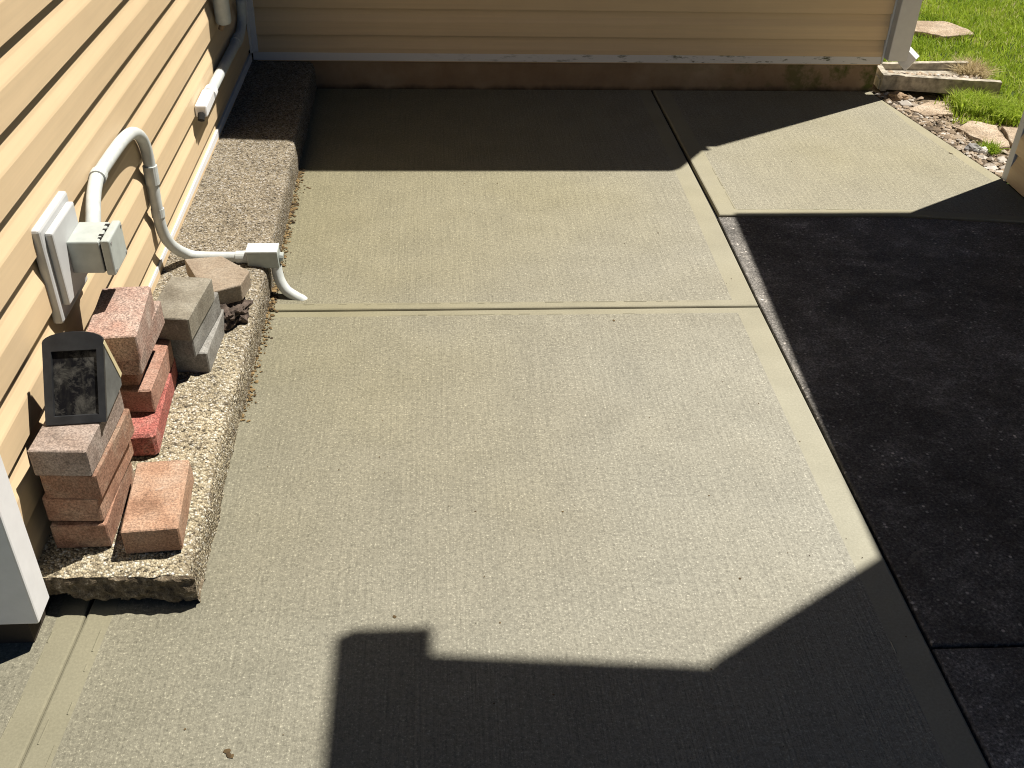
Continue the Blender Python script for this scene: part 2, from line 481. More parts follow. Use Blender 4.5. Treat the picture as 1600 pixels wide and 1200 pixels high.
CM = [M_conc, M_band]
panel('concrete_pavement', [(-0.5045, 0.12), (0.611, 0.12), (0.6115, 1.0), (0.6145, 1.6425), (-0.41, 1.6425)], [0, 0.044, 0.044, 0.018, 0.03], CM)
panel('concrete_pavement', [(-0.40, 1.6475), (0.6147, 1.6475), (0.6205, 2.044), (0.6195, 2.86), (-0.40, 2.86)], [0.018, 0.044, 0.036, 0, 0], CM)
panel('concrete_pavement', [(0.6305, 2.044), (1.05, 2.041), (1.389, 1.995), (1.386, 2.234), (1.280, 2.822), (1.278, 2.86), (0.6260, 2.86)], [0.022, 0.022, 0, 0.03, 0, 0, 0.042], CM)
panel('concrete_pavement', [(-1.6, 0.12), (-0.5053, 0.12), (-0.4578, 0.885), (-0.4578, 1.0), (-1.6, 1.0)], [0, 0.03, 0.03, 0, 0], CM)
panel('driveway', [(0.6175, 0.816), (1.392, 0.805), (1.392, 1.989), (1.05, 2.035), (0.6265, 2.038), (0.6200, 1.6425)], [0] * 6, [M_drive, M_drive], 0.003, 0.08, -0.003)
panel('driveway', [(0.617, 0.12), (1.392, 0.12), (1.392, 0.801), (0.6175, 0.812)], [0] * 4, [M_drive2, M_drive2], 0.003, 0.08, -0.0035)
# bottom of the joints
jb = MB(); jb.add([(-1.6, 0.1, -0.0105), (1.39, 0.1, -0.0105), (1.385, 2.235, -0.0105), (1.278, 2.83, -0.0105), (1.27, 2.86, -0.0105), (-0.5, 2.86, -0.0105), (-0.5, 1.0, -0.0105), (-1.6, 1.0, -0.0105)], [tuple(range(8))])
tag(jb.build('pavement_base', M_dark), kind='structure')

# trowel ridges left beside the joints: thin broken burrs of cement
tr = MB()
def ridge(a, b, dens=0.6, w=0.0013, h=0.0011):
    a, b = Vector(a), Vector(b); L = (b - a).length; d = (b - a) / L; nn = Vector((-d.y, d.x)); t = 0.0
    while t < L:
        ln = random.uniform(0.006, 0.05)
        if random.random() < dens:
            p, q = a + d * t, a + d * min(L, t + ln); off = nn * random.uniform(-0.0008, 0.0008); ww = w * random.uniform(0.6, 1.3)
            p += off; q += off
            hh = h * random.uniform(0.5, 1.2)
            tr.add([(*(p - nn * ww), 0.0002), (*(q - nn * ww), 0.0002), (*(q + nn * ww), 0.0002), (*(p + nn * ww), 0.0002), (*p, hh), (*q, hh)], [(0, 1, 5, 4), (2, 3, 4, 5), (0, 4, 3), (1, 2, 5)])
        t += ln + random.uniform(0.0, 0.02)
ridge((-0.26, 1.665), (0.56, 1.667), 0.75)
ridge((-0.1, 1.624), (0.2, 1.6235), 0.7); ridge((0.2, 1.6235), (0.50, 1.622), 0.4)
ridge((0.674, 2.30), (0.6735, 2.075), 1.0, 0.0015, 0.0014); ridge((0.68, 2.069), (1.0, 2.066), 0.6)
ridge((-0.455, 0.75), (-0.485, 0.35), 0.7); ridge((-0.43, 0.88), (-0.46, 0.35), 0.6); ridge((-0.489, 0.88), (-0.53, 0.35), 0.7)
ridge((0.566, 1.5), (0.5645, 0.6), 0.15)
tag(tr.build('trowel_ridges', M_band), 'thin broken cement ridges beside the tooled joints of the new pavement', 'cement ridges', kind='stuff')

# ------------------------------------------------------------------ walls of siding
def boards(parent, along, fixed, out, a0, a1, z0, z1, e, mat, first=None):
    """siding courses on a vertical plane. along 'y': plane x=fixed, out=+-1 ; along 'x': plane y=fixed"""
    prof = [(-0.010, 0.004), (0.0086, 0.0), (0.0092, 0.0010), (0.0088, 0.50), (0.0080, 0.545), (0.0030, 0.74), (-0.0010, 1.0), (-0.010, 1.0)]
    z = z0
    k = 0
    while z < z1 - 1e-6:
        mb = MB()
        h = min(e, z1 - z)
        bow = random.uniform(-0.0002, 0.0002)
        pts = [(o + (bow if o > 0 else 0), z + (t * e if t > 0.01 else t) ) for o, t in prof]
        pts = [(o, min(zz, z + h)) for o, zz in pts]
        n = len(pts)
        lo, hi = [], []
        for o, zz in pts:
            if along == 'y':
                lo.append((fixed + out * o, a0, zz)); hi.append((fixed + out * o, a1, zz))
            else:
                lo.append((a0, fixed + out * o, zz)); hi.append((a1, fixed + out * o, zz))
        flip = (along == 'y') == (out > 0)
        mb.v = lo + hi
        for i in range(n):
            j = (i + 1) % n
            q = (i, j, n + j, n + i)
            mb.face(q if flip else q[::-1])
        mb.face(range(n)); mb.face(range(2 * n - 1, n - 1, -1))
        mb.build('siding_board', mat, parent)
        z += e; k += 1

# left house wall
XW = -0.5230
hw = empty('house_wall', (XW, 1.8, 0.05), 'sunlit tan lap siding wall running along the left side above the rough step', 'house wall')
boards(hw, 'y', XW, 1, 0.885, 2.852, 0.035, 1.52, 0.08275, M_sideL)
b = MB(); b.box(-0.56, XW - 0.008, 0.872, 2.9, 0.0, 1.52); b.build('wall_backing', M_dark, hw)
b = MB()
def zstep(y): return 0.053 + 0.0115 * (y - 0.92)
b.hexa([(XW - 0.003, 0.885, 0.044), (XW + 0.0085, 0.885, 0.044), (XW + 0.0085, 2.853, 0.07), (XW - 0.003, 2.853, 0.07)],
       [(XW - 0.003, 0.885, 0.076), (XW + 0.0085, 0.885, 0.076), (XW + 0.0085, 2.853, 0.1), (XW - 0.003, 2.853, 0.1)])
b.build('starter_trim', M_white, hw, bevel=0.001)
b = MB()   # outside corner post at the near end
b.box(-0.560, -0.4905, 0.8595, 0.903, 0.038, 1.52); b.build('corner_post', M_white, hw, bevel=0.004)
b = MB(); b.box(-0.560, -0.4975, 0.9035, 0.914, 0.041, 1.52); b.build('corner_post_channel', M_white, hw, bevel=0.0015)
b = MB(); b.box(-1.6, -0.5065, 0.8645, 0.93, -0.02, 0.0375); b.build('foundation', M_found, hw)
b = MB(); b.box(-1.6, -0.561, 0.866, 0.9, 0.038, 1.52); b.build('end_wall', M_white, hw)
b = MB(); b.hexa([(-0.41, 0.7, 1.50), (-0.41, 2.66, 1.50), (-2.2, 2.66, 2.1), (-2.2, 0.7, 2.1)], [(-0.41, 0.7, 1.53), (-0.41, 2.66, 1.53), (-2.2, 2.66, 2.13), (-2.2, 0.7, 2.13)][:4]); b.build('roof', M_roof, hw)

# rear house wall
YB = 2.862
rw = empty('house_wall', (0.4, YB, 0), 'shaded tan lap siding wall across the back above a mossy concrete foundation', 'house wall')
boards(rw, 'x', YB, -1, -0.5, 1.284, 0.0795, 1.47, 0.0722, M_sideB)
b = MB(); b.box(-0.56, 1.2795, YB + 0.008, YB + 0.05, 0.083, 1.47); b.build('wall_backing', M_dark, rw)
b = MB()
nseg = 60
for i in range(nseg):
    pass
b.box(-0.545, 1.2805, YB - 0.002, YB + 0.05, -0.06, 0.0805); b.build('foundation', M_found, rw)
b = MB(); b.box(-0.5105, 1.283, YB - 0.0095, YB + 0.006, 0.0818, 0.1035); b.build('starter_trim', M_trimdirty, rw, bevel=0.001)
b = MB()   # inside corner post
b.box(-0.5095, -0.4945, YB - 0.0125, YB + 0.004, 0.105, 1.46); b.box(-0.515, -0.5085, YB - 0.027, YB - 0.0, 0.105, 1.46); b.build('inside_corner_post', M_white, rw, bevel=0.0015)
b = MB(); b.box(1.2845, 1.2895, YB - 0.010, YB + 0.006, 0.084, 1.44); b.build('edge_channel', M_white, rw)
b = MB(); b.hexa([(-1.4, 2.80, 1.452), (1.325, 2.80, 1.452), (1.325, 6.2, 2.7), (-1.4, 6.2, 2.7)], [(-1.4, 2.80, 1.468), (1.325, 2.80, 1.468), (1.325, 6.2, 2.716), (-1.4, 6.2, 2.716)]); b.build('roof', M_roof, rw)
gp = [(-0.40, 2.672), (1.206, 2.672), (1.296, 2.798), (-0.40, 2.798)]
b = MB(); b.hexa([(x, y, 1.41) for x, y in gp], [(x, y, 1.468) for x, y in gp]); b.build('gutter', M_white, rw, bevel=0.006)
b = MB(); b.box(1.26, 1.2795, YB + 0.0505, 6.2, -0.05, 1.47); b.build('side_wall', M_sideL, rw)

# right-hand building: low garage wing and taller part beside the driveway
gw = empty('garage', (1.389, 1.9, 0), 'tan sided garage corner with pale corner trim at the right edge beside the driveway', 'garage')
boards(gw, 'y', 1.391, -1, 1.446, 2.2135, 0.0035, 1.46, 0.0722, M_sideL)
boards(gw, 'y', 1.391, -1, -1.5, 1.434, 0.0035, 2.43, 0.0722, M_sideL)
b = MB(); b.box(1.3825, 1.405, 2.2140, 2.238, 0.002, 1.46); b.build('corner_post', M_greypost, gw, bevel=0.001)
b = MB(); b.box(1.4005, 3.0, 2.18, 2.2350, 0.0, 1.46); b.build('gable_wall', M_sideB, gw)
b = MB(); b.box(1.4005, 1.45, -1.5, 2.178, -0.05, 1.46); b.build('wall_backing', M_dark, gw)
b = MB(); b.box(1.3875, 3.0, -1.5, 1.44, 1.4605, 2.43); b.build('upper_wall', M_sideB, gw)
b = MB(); b.hexa([(1.302, 2.438, 1.452), (1.2405, 1.355, 1.452), (3.0, 1.355, 1.99), (3.0, 2.585, 1.99)][::-1], [(1.302, 2.438, 1.468), (1.2405, 1.355, 1.468), (3.0, 1.355, 2.006), (3.0, 2.585, 2.006)][::-1]); b.build('roof', M_roof, gw)
b = MB(); b.hexa([(0.968, -1.5, 2.30), (3.0, -1.5, 2.922), (3.0, 1.44, 2.922), (0.968, 1.44, 2.30)], [(0.968, -1.5, 2.316), (3.0, -1.5, 2.938), (3.0, 1.44, 2.938), (0.968, 1.44, 2.316)]); b.build('upper_roof', M_roof, gw)
b = MB(); b.box(0.865, 0.9675, -1.5, 1.473, 2.262, 2.316); b.build('gutter', M_white, gw, bevel=0.004)

b = MB(); b.box(1.3810, 1.4, 1.4335, 1.4465, 0.002, 2.43); b.build('joint_trim', M_greypost, gw)

# downspout with kicked-out elbow at the rear corner
ds = empty('downspout', (1.32, 2.85, 0.1), 'pale grey downspout at the rear house corner, elbow kicked out to the right', 'downspout')
b = MB(); b.box(1.2900, 1.3480, 2.822, 2.8585, 0.100, 1.4515); b.build('pipe', M_greypost, ds, bevel=0.004)
b = MB()
ex_, ey_ = Vector((0.80, -0.60, 0)), Vector((0.60, 0.80, 0))
def EP(a, c, z): q = Vector((1.338, 2.850, 0)) + ex_ * a + ey_ * c; return (q.x, q.y, z)
lo = [EP(0.0, -0.018, 0.145), EP(0.0, 0.018, 0.145), EP(0.0, 0.018, 0.092), EP(0.0, -0.018, 0.092)]
hi = [EP(0.048, -0.018, 0.112), EP(0.048, 0.018, 0.112), EP(0.026, 0.018, 0.072), EP(0.026, -0.018, 0.072)]
b.hexa(lo, hi); b.build('elbow', M_white, ds, bevel=0.002)

# ------------------------------------------------------------------ exposed aggregate step
st = empty('concrete_step', (-0.42, 1.9, 0), 'rough exposed aggregate concrete step along the sunlit siding wall, broken near end', 'step')
sv, sf = [], []
ys = np.concatenate([np.linspace(0.921, 1.0, 40), np.linspace(1.0025, 1.75, 300), np.linspace(1.753, 2.8615, 300)])
sec = [(-0.535, 1.0, 0)] + [(-0.525 + i * (0.185 / 70), 1.0, 0) for i in range(71)] + [(0.0, 0.94, 1), (0.004, 0.80, 1), (0.0055, 0.6, 1), (0.006, 0.4, 1), (0.0055, 0.2, 1), (0.006, 0.0, 1), (0.006, -0.25, 1)]
ns = len(sec)
for y in ys:
    xe = -0.3285 - 0.012 * max(0.0, (y - 1.7)) - 0.004 * max(0, (y - 1.0)) + 0.004 * nz(y * 9, 3.1) + 0.002 * nz(y * 40, 1.7)
    zt = zstep(y)
    near = max(0.0, 1 - (y - 0.921) / 0.03)
    for k, (x, f, side) in enumerate(sec):
        if side:
            xx = xe + x + 0.0022 * nz(y * 60, f * 9) + 0.008 * (1 - f) * max(0, 1.4 - y) ; zz = zt * f
        else:
            t = (x + 0.525) / 0.185
            xx = -0.535 if k == 0 else -0.525 + t * (xe - 0.004 + 0.525)
            zz = zt + 0.004 * (1 - t) - 0.0025 * max(0, t - 0.93) / 0.07
            dd = noise.voronoi(Vector((xx * 150, y * 150, 0)))[0][0]
            zz += 0.0007 * nz(xx * 70, y * 70) + 0.0014 * nz(xx * 22, y * 22, 4) + 0.0016 * (0.5 - min(dd, 0.9))
        yy = y
        if near > 0 and f > 0.5:
            zz -= 0.003 * near ** 2
        if y == ys[0]: yy = y + 0.0035 * nz(xx * 50, f * 3, 9)
        sv.append((xx, yy, zz))
for i in range(len(ys) - 1):
    for k in range(ns - 1):
        a = i * ns + k
        sf.append((a, a + 1, a + ns + 1, a + ns))
b = MB(); b.v = sv
for q in sf: b.face(q)
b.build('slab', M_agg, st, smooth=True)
# broken near face with an undercut
b = MB()
nx, nzv = 70, 22
for j in range(nzv + 1):
    for i in range(nx + 1):
        x = -0.527 + i / nx * (0.2105)
        ztop = zstep(0.92) + 0.004 * (1 - i / nx) - 0.0032
        if i > nx - 4: ztop -= 0.003 * ((i - (nx - 4)) / 4) ** 2
        f = j / nzv
        z = ztop * (1 - f) - 0.004 * f
        cut = 0.014 + 0.010 * nz(x * 24, 2.0) + 0.006 * nz(x * 80, 5.0) + (0.010 if x < -0.45 else 0) * min(1, (-0.45 - x) / 0.03 if x < -0.45 else 0) - 0.006 * max(0, (x + 0.35) / 0.03)
        u = min(1.0, max(0.0, (cut - z) / 0.003))
        y = 0.9205 - 0.003 * math.sin(f * 2.2) + 0.007 * nz(x * 38, z * 60, 2) + 0.004 * nz(x * 120, z * 120, 3) + 0.045 * u
        if j == 0: y = 0.9225
        b.v.append((x, y, z))
for j in range(nzv):
    for i in range(nx):
        a = j * (nx + 1) + i
        b.face((a, a + nx + 1, a + nx + 2, a + 1))
b.build('broken_end', M_broken, st)

# ------------------------------------------------------------------ bricks
ZS = 0.0573
BH = 0.0408
G_BR = 'loose bricks and pavers piled on the step'
def brick_mesh(L, W, H, seed, rough=1.0, bev=0.0016):
    rr = random.Random(seed)
    mb = MB()
    # rounded box: 3 rings of a subdivided outline
    n = 6
    out = []
    def edge(p, q, m):
        return [(p[0] + (q[0] - p[0]) * i / m, p[1] + (q[1] - p[1]) * i / m) for i in range(m)]
    x, y = W / 2, L / 2
    c = bev * 1.2
    loop = edge((-x + c, -y), (x - c, -y), 4) + edge((x - c, -y), (x, -y + c), 1) + edge((x, -y + c), (x, y - c), 7) + edge((x, y - c), (x - c, y), 1) + edge((x - c, y), (-x + c, y), 4) + edge((-x + c, y), (-x, y - c), 1) + edge((-x, y - c), (-x, -y + c), 7) + edge((-x, -y + c), (-x + c, -y), 1)
    n = len(loop)
    rings = [(bev, 0.0), (0.0, bev), (0.0, H * 0.5), (0.0, H - bev), (bev, H)]
    for ins, z in rings:
        for (px, py) in loop:
            sx, sy = (x - ins) / x, (y - ins) / y
            j = 0.00022 * rough
            mb.v.append((px * sx + rr.uniform(-j, j), py * sy + rr.uniform(-j, j), z + (rr.uniform(-j, j) * (0.6 if z > 0 else 0))))
    for r in range(4):
        for i in range(n):
            mb.face((r * n + i, r * n + (i + 1) % n, (r + 1) * n + (i + 1) % n, (r + 1) * n + i))
    # chips on top edge
    for _ in range(int(2 * rough)):
        i = rr.randrange(n)
        for r in (3, 4):
            px, py, pz = mb.v[r * n + i]
            mb.v[r * n + i] = (px * 0.975, py * 0.985, pz - 0.0016 * rr.random())
    mb.face(range(n - 1, -1, -1)); mb.face(range(4 * n, 5 * n))
    return mb
def brick(fr, z, rot, mat, label, name='brick', L=0.138, W=0.0690, H=BH - 0.0013, rough=1.0, bev=0.0016, tilt=(0, 0)):
    """fr = front right bottom corner (x, y); rot deg ccw"""
    a = R(rot)
    cx, cy = -W / 2, L / 2
    ox = fr[0] + cx * math.cos(a) - cy * math.sin(a)
    oy = fr[1] + cx * math.sin(a) + cy * math.cos(a)
    mb = brick_mesh(L, W, H, hash((round(fr[0] * 1e4), round(z * 1e4))) & 0xffff, rough, bev)
    o = mb.build(name, mat)
    o.location = V((ox, oy, z)); o.rotation_euler = (R(tilt[0]), R(tilt[1]), a)
    return tag(o, label, 'brick' if 'brick' in name else 'paver', G_BR)
# near stack
brick((-0.4285, 0.969), ZS, 1.0, BM['front'], 'brown pink brick at the bottom of the near stack, right beside the white corner post')
brick((-0.4315, 0.9725), ZS + BH, -2.5, BM['front'], 'brown pink brick second from the bottom of the near stack')
brick((-0.4245, 0.969), ZS + 2 * BH, -3.5, BM['front'], 'brown pink brick third up in the near stack, just under the grey topped brick')
brick((-0.4270, 0.9655), ZS + 3 * BH, -2.5, BM['pinkgrey'], 'grey pink brick on top of the near stack with the black lid standing on it')
brick((-0.3370, 0.9600), ZS, 4.6, BM['orange'], 'orange tan brick lying flat by itself on the step, nearest the pavement', W=0.0705)
# red stack
b1 = brick((-0.4075, 1.151), ZS, 3.6, BM['red'], 'bright red rough brick at the bottom of the middle stack', L=0.205, W=0.075, rough=2.2, bev=0.004)
brick((-0.4170, 1.202), ZS + BH, 0.3, BM['salmon'], 'salmon brick resting on the bright red brick of the middle stack')
brick((-0.4345, 1.212), ZS + 2 * BH, 1.0, BM['front'], 'brown pink brick in the middle stack lying on the salmon brick')
brick((-0.4160, 1.180), ZS + 3 * BH, -1.0, BM['pink'], 'pink brick second from the top of the middle stack')
brick((-0.4050, 1.1565), ZS + 4 * BH, 4.3, BM['pink'], 'pink speckled brick topmost on the middle stack, in front of the grey electrical box', W=0.0665, L=0.134)
# grey stack
brick((-0.3715, 1.359), ZS, -2.0, BM['bluegrey'], 'grey paver at the bottom of the grey stack under two others', 'paver', W=0.066)
brick((-0.3855, 1.3445), ZS + BH, -7.0, BM['bluegrey'], 'light grey paver in the middle of the grey stack, its side scuffed pale', 'paver', W=0.066)
brick((-0.3825, 1.3290), ZS + 2 * BH, -6.0, BM['grey'], 'grey tan paver on top of the grey stack against the white trim', 'paver', L=0.128, W=0.0665)

# cut paver propped on rubble
poly = [(-0.392, 1.490), (-0.339, 1.519), (-0.331, 1.566), (-0.388, 1.622), (-0.451, 1.611)]
b = MB(); zt = 0.098
b.hexa([(x, y, zt) for x, y in poly], [(x, y, zt + 0.031 + 0.10 * (1.55 - y) * -0.04) for x, y in poly])
tag(b.build('paver', BM['tan'], base=(-0.39, 1.55, zt), bevel=0.003), 'tan paver with a cut corner propped flat on dark rubble beside the conduit', 'paver', G_BR)
# rubble chunk under it
def lump(name, c, r, mat, seed, sub=3, amp=0.35, flat=None, base_z=None):
    import bmesh
    bm = bmesh.new(); bmesh.ops.create_icosphere(bm, subdivisions=sub, radius=1.0)
    for v in bm.verts:
        d = v.co.normalized()
        k = 1 + amp * nz(d.x * 1.7 + seed, d.y * 1.7, d.z * 1.7) + amp * 0.5 * nz(d.x * 5 + seed, d.y * 5, d.z * 5)
        v.co = Vector((d.x * r[0] * k, d.y * r[1] * k, d.z * r[2] * k)) * S
    me = bpy.data.meshes.new(name); bm.to_mesh(me); bm.free(); me.materials.append(mat)
    o = bpy.data.objects.new(name, me); o.location = V(c); link(o); return o
tag(lump('rubble_chunk', (-0.366, 1.525, 0.077), (0.030, 0.042, 0.024), M_rubble, 3.3, 4, 0.6), 'dark crumbly rubble chunk wedged under the tan paver', 'rubble')

# ------------------------------------------------------------------ black arched lid leaning on the near stack
ld = empty('plastic_housing', (-0.452, 1.06, 0.2205), 'dusty black plastic housing with arched top standing on the near brick stack', 'plastic housing')
O = Vector((-0.4875, 1.0150, 0.2212)); U = Vector((0.0715, 0.006, 0.0)); Wd = U.length; U.normalize()
Up = Vector((0.0, 0.051, 0.085)).normalized(); Nn = U.cross(Up).normalized()      # Nn faces the camera side
if Nn.y > 0: Nn = -Nn
def P3(u, v, d=0.0): return tuple(O + U * u + Up * v + Nn * d)
Hh = 0.1015; arch = 0.0125
outl = [(0, 0), (Wd, 0), (Wd, Hh)] + [(Wd / 2 + Wd / 2 * math.cos(math.pi * t / 12), Hh + arch * math.sin(math.pi * t / 12)) for t in range(1, 12)] + [(0, Hh)]
n = len(outl)
inn = [(0.0100, 0.0100), (Wd - 0.0085, 0.0100), (Wd - 0.0085, 0.0905), (0.0100, 0.0905)]
b = MB()
b.v = [P3(u, v, 0.0) for u, v in outl] + [P3(u, v, -0.006) for u, v in outl] + [P3(u, v, 0.0) for u, v in inn] + [P3(u + (0.0008 if i in (0, 3) else -0.0008), v + (0.0008 if i < 2 else -0.0008), -0.0032) for i, (u, v) in enumerate(inn)]
for i in range(n): b.face((i, i + n, (i + 1) % n + n, (i + 1) % n))
i0 = 2 * n
b.face((0, 1, i0 + 1, i0)); b.face((1, 2, i0 + 2, i0 + 1)); b.face((n - 1, 0, i0, i0 + 3))
b.face([i0 + 3, i0 + 2] + list(range(2, n)))
for i in range(4): b.face((i0 + i, i0 + (i + 1) % 4, i0 + 4 + (i + 1) % 4, i0 + 4 + i))
b.build('front_frame', M_black, ld)
b = MB(); b.add([P3(u, v, -0.0031) for u, v in inn], [(0, 1, 2, 3)]); b.build('front_panel', M_lid, ld)
# wedge body behind the front
xl, xr = -0.4845, -0.4165
tri = [(1.0235, 0.2212), (1.0720, 0.3005), (1.0985, 0.2330), (1.0960, 0.2212)]
b = MB(); b.hexa([(xr - 0.0, y + 0.004, z) for y, z in tri], [(xl, y - 0.001, z) for y, z in tri]); b.build('side_housing', M_greyside, ld)
b = MB(); b.hexa([(xr + 0.0008, 1.0715, 0.3035), (xr + 0.0008, 1.1005, 0.2320), (xr + 0.0008, 1.1075, 0.2345), (xr + 0.0008, 1.0775, 0.3050)],
                 [(xl, 1.0715, 0.3035), (xl, 1.1005, 0.2320), (xl, 1.1075, 0.2345), (xl, 1.0775, 0.3050)]); b.build('back_board', M_cream, ld)

# ------------------------------------------------------------------ electrical box on the wall
eb = empty('electrical_box', (-0.515, 1.23, 0.27), 'grey plastic electrical box on a white mounting block on the siding', 'electrical box')
b = MB(); b.box(-0.5185, -0.5045, 1.183, 1.305, 0.262, 0.4015); b.build('mounting_block', M_block, eb, bevel=0.006)
b = MB(); b.box(-0.5050, -0.4945, 1.196, 1.293, 0.284, 0.391); b.build('block_face', M_block, eb, bevel=0.004)
b = MB(); b.box(-0.4955, -0.4530, 1.2330, 1.294, 0.3120, 0.3595); b.build('box_body', M_pvcbox, eb, bevel=0.003)
b = MB(); b.box(-0.4535, -0.4505, 1.2365, 1.290, 0.3140, 0.3565); b.build('gasket', M_dark, eb)
b = MB(); b.box(-0.4508, -0.4385, 1.2315, 1.295, 0.3090, 0.3615); b.build('box_cover', M_pvcbox, eb, bevel=0.004, seg=3)
for y_, z_ in ((1.2375, 0.3150), (1.2375, 0.3555), (1.289, 0.3150), (1.289, 0.3555)):
    b = MB(); b.tube([(-0.4388, y_, z_), (-0.4375, y_, z_)], 0.0022, 8); b.build('cover_screw', M_steel, eb)
b = MB()
for y_, d in ((1.243, 0.004), (1.2505, 0.006), (1.268, 0.0045), (1.281, 0.006)):
    b.box(-0.4545 - d * 0.5, -0.4515 + d * 0.3, y_, y_ + d, 0.3575, 0.3596)
b.build('torn_seal', M_dark, eb)

# conduit from the box, over a loop and down to the step
PR = 0.0102
ec = empty('electrical_conduit', (-0.475, 1.6, 0.06), 'bent grey plastic conduit looping from the electrical box down across the step', 'conduit')
path = catmull([(-0.480, 1.285, 0.332), (-0.484, 1.318, 0.349), (-0.491, 1.355, 0.362), (-0.499, 1.398, 0.366), (-0.502, 1.43, 0.368), (-0.502, 1.518, 0.3675), (-0.502, 1.579, 0.364), (-0.502, 1.628, 0.354), (-0.502, 1.664, 0.334), (-0.502, 1.682, 0.309), (-0.502, 1.687, 0.279), (-0.502, 1.685, 0.244), (-0.502, 1.682, 0.202), (-0.5015, 1.682, 0.160), (-0.4975, 1.687, 0.130), (-0.490, 1.699, 0.106), (-0.479, 1.717, 0.085), (-0.460, 1.724, 0.0735), (-0.42, 1.723, 0.0722), (-0.36, 1.722, 0.0722)], 8)
b = MB(); b.tube(path, PR, 16); b.build('pipe', M_pvc, ec, smooth=True)
def coupling(p, q, r=PR * 1.22, m=M_pvc):
    b = MB(); b.tube([p, q], r, 18); o = b.build('coupling', m, ec, bevel=0.0008); return o
coupling((-0.501, 1.418, 0.3678), (-0.502, 1.434, 0.3680))
coupling((-0.502, 1.6865, 0.272), (-0.502, 1.6845, 0.238))
coupling((-0.502, 1.6835, 0.192), (-0.502, 1.682, 0.176), PR * 1.15)
coupling((-0.385, 1.7225, 0.0722), (-0.361, 1.722, 0.0722), PR * 1.18)
# strap
# small conduit body at the step edge with a sweep into the slab
cb = empty('conduit_box', (-0.335, 1.72, 0.05), 'small grey conduit access box at the step edge with a curved pipe into the pavement', 'conduit box')
b = MB(); b.hexa([(-0.3615, 1.704, 0.0560), (-0.3035, 1.706, 0.0560), (-0.3035, 1.738, 0.0560), (-0.3615, 1.736, 0.0560)], [(-0.3635, 1.705, 0.0895), (-0.3055, 1.707, 0.0895), (-0.3055, 1.739, 0.0895), (-0.3635, 1.737, 0.0895)]); b.build('box_body', M_pvcbox, cb, bevel=0.004)
b = MB(); b.box(-0.3640, -0.3050, 1.7035, 1.7405, 0.0890, 0.0925); b.build('box_lid', M_pvc, cb, bevel=0.0015)
b = MB(); b.tube([(-0.304, 1.722, 0.073), (-0.297, 1.722, 0.072)], 0.009, 12); b.build('end_plug', M_pvcbox, cb)
b = MB(); b.tube(catmull([(-0.311, 1.717, 0.058), (-0.3095, 1.712, 0.044), (-0.305, 1.706, 0.028), (-0.294, 1.699, 0.012), (-0.276, 1.693, 0.001), (-0.262, 1.689, -0.007), (-0.250, 1.685, -0.030)], 8), PR, 14); b.build('elbow_pipe', M_pvc, cb, smooth=True)

# second conduit along the far part of the wall, turning up in the corner
wc = empty('electrical_conduit', (-0.5, 2.4, 0.2), 'straight conduit along the shaded end of the siding turning up in the corner', 'conduit')
b = MB(); b.tube(catmull([(-0.5, 2.19, 0.212), (-0.5, 2.4, 0.213), (-0.5, 2.60, 0.213), (-0.5, 2.655, 0.216), (-0.5, 2.695, 0.235), (-0.5, 2.708, 0.28), (-0.5, 2.712, 0.36), (-0.5, 2.712, 1.2)], 6), 0.0118, 14); b.build('pipe', M_pvc, wc, smooth=True)
b = MB(); b.hexa([(-0.5130, 2.107, 0.199), (-0.487, 2.107, 0.199), (-0.488, 2.205, 0.201), (-0.513, 2.205, 0.201)], [(-0.513, 2.112, 0.223), (-0.488, 2.112, 0.223), (-0.488, 2.205, 0.226), (-0.513, 2.205, 0.226)]); b.build('fitting', M_white, wc, bevel=0.005)
b = MB(); b.tube([(-0.5, 2.205, 0.2130), (-0.5, 2.232, 0.2130)], 0.0150, 14); b.build('coupling', M_white, wc)
b = MB(); b.tube([(-0.5, 2.575, 0.213), (-0.5, 2.615, 0.2135)], 0.0142, 14); b.build('coupling', M_pvc, wc)
b = MB(); b.tube([(-0.5, 2.109, 0.207), (-0.5, 2.098, 0.196)], 0.007, 10); b.build('cable_stub', M_dark, wc)

# rounded white pipe end hanging on the wall at the top edge
vp_ = empty('wall_pipe', (-0.49, 2.43, 0.30), 'off white round ended vertical pipe on the shaded siding at the top edge', 'pipe')
b = MB(); b.tube([(-0.4935, 2.432, 0.2985), (-0.4935, 2.432, 0.3015), (-0.4935, 2.432, 0.308), (-0.4935, 2.432, 1.3)], [0.008, 0.0155, 0.0185, 0.0185], 16); b.build('pipe', M_pvc, vp_, smooth=True)
b = MB(); b.tube([(-0.497, 2.432, 0.299), (-0.503, 2.432, 0.287)], 0.006, 10); b.build('pipe_stub', M_stoneb, vp_)

# ------------------------------------------------------------------ splash block, flagstones, stones
sb = empty('splash_block', (1.46, 2.88, 0.0), 'weathered concrete splash block under the downspout at the lawn edge', 'splash block')
def wall_quad(b, a, c, w, z0, z1, zz0=None, zz1=None):
    a, c = Vector(a), Vector(c); d = (c - a).normalized(); nn = Vector((-d.y, d.x)) * w
    m = 16; loopb, loopt = [], []
    for i in range(m + 1):
        p = a + (c - a) * i / m; j = 0.0018 * nz(p.x * 60, p.y * 60)
        loopb.append((p.x, p.y + j, z0)); loopt.append((p.x, p.y + j, z1 + 0.002 * nz(p.x * 50, 7)))
    q1 = [((p + nn).x, (p + nn).y, z0) for p in (c, a)]; q2 = [((p + nn).x, (p + nn).y, z1) for p in (c, a)]
    b.hexa(loopb + q1, loopt + q2)
b = MB(); wall_quad(b, (1.300, 2.848), (1.632, 2.790), 0.020, 0.010, 0.052); b.build('near_rim', M_splash, sb)
b = MB(); wall_quad(b, (1.312, 2.955), (1.615, 2.974), 0.018, 0.002, 0.050); b.build('far_rim', M_splash, sb)
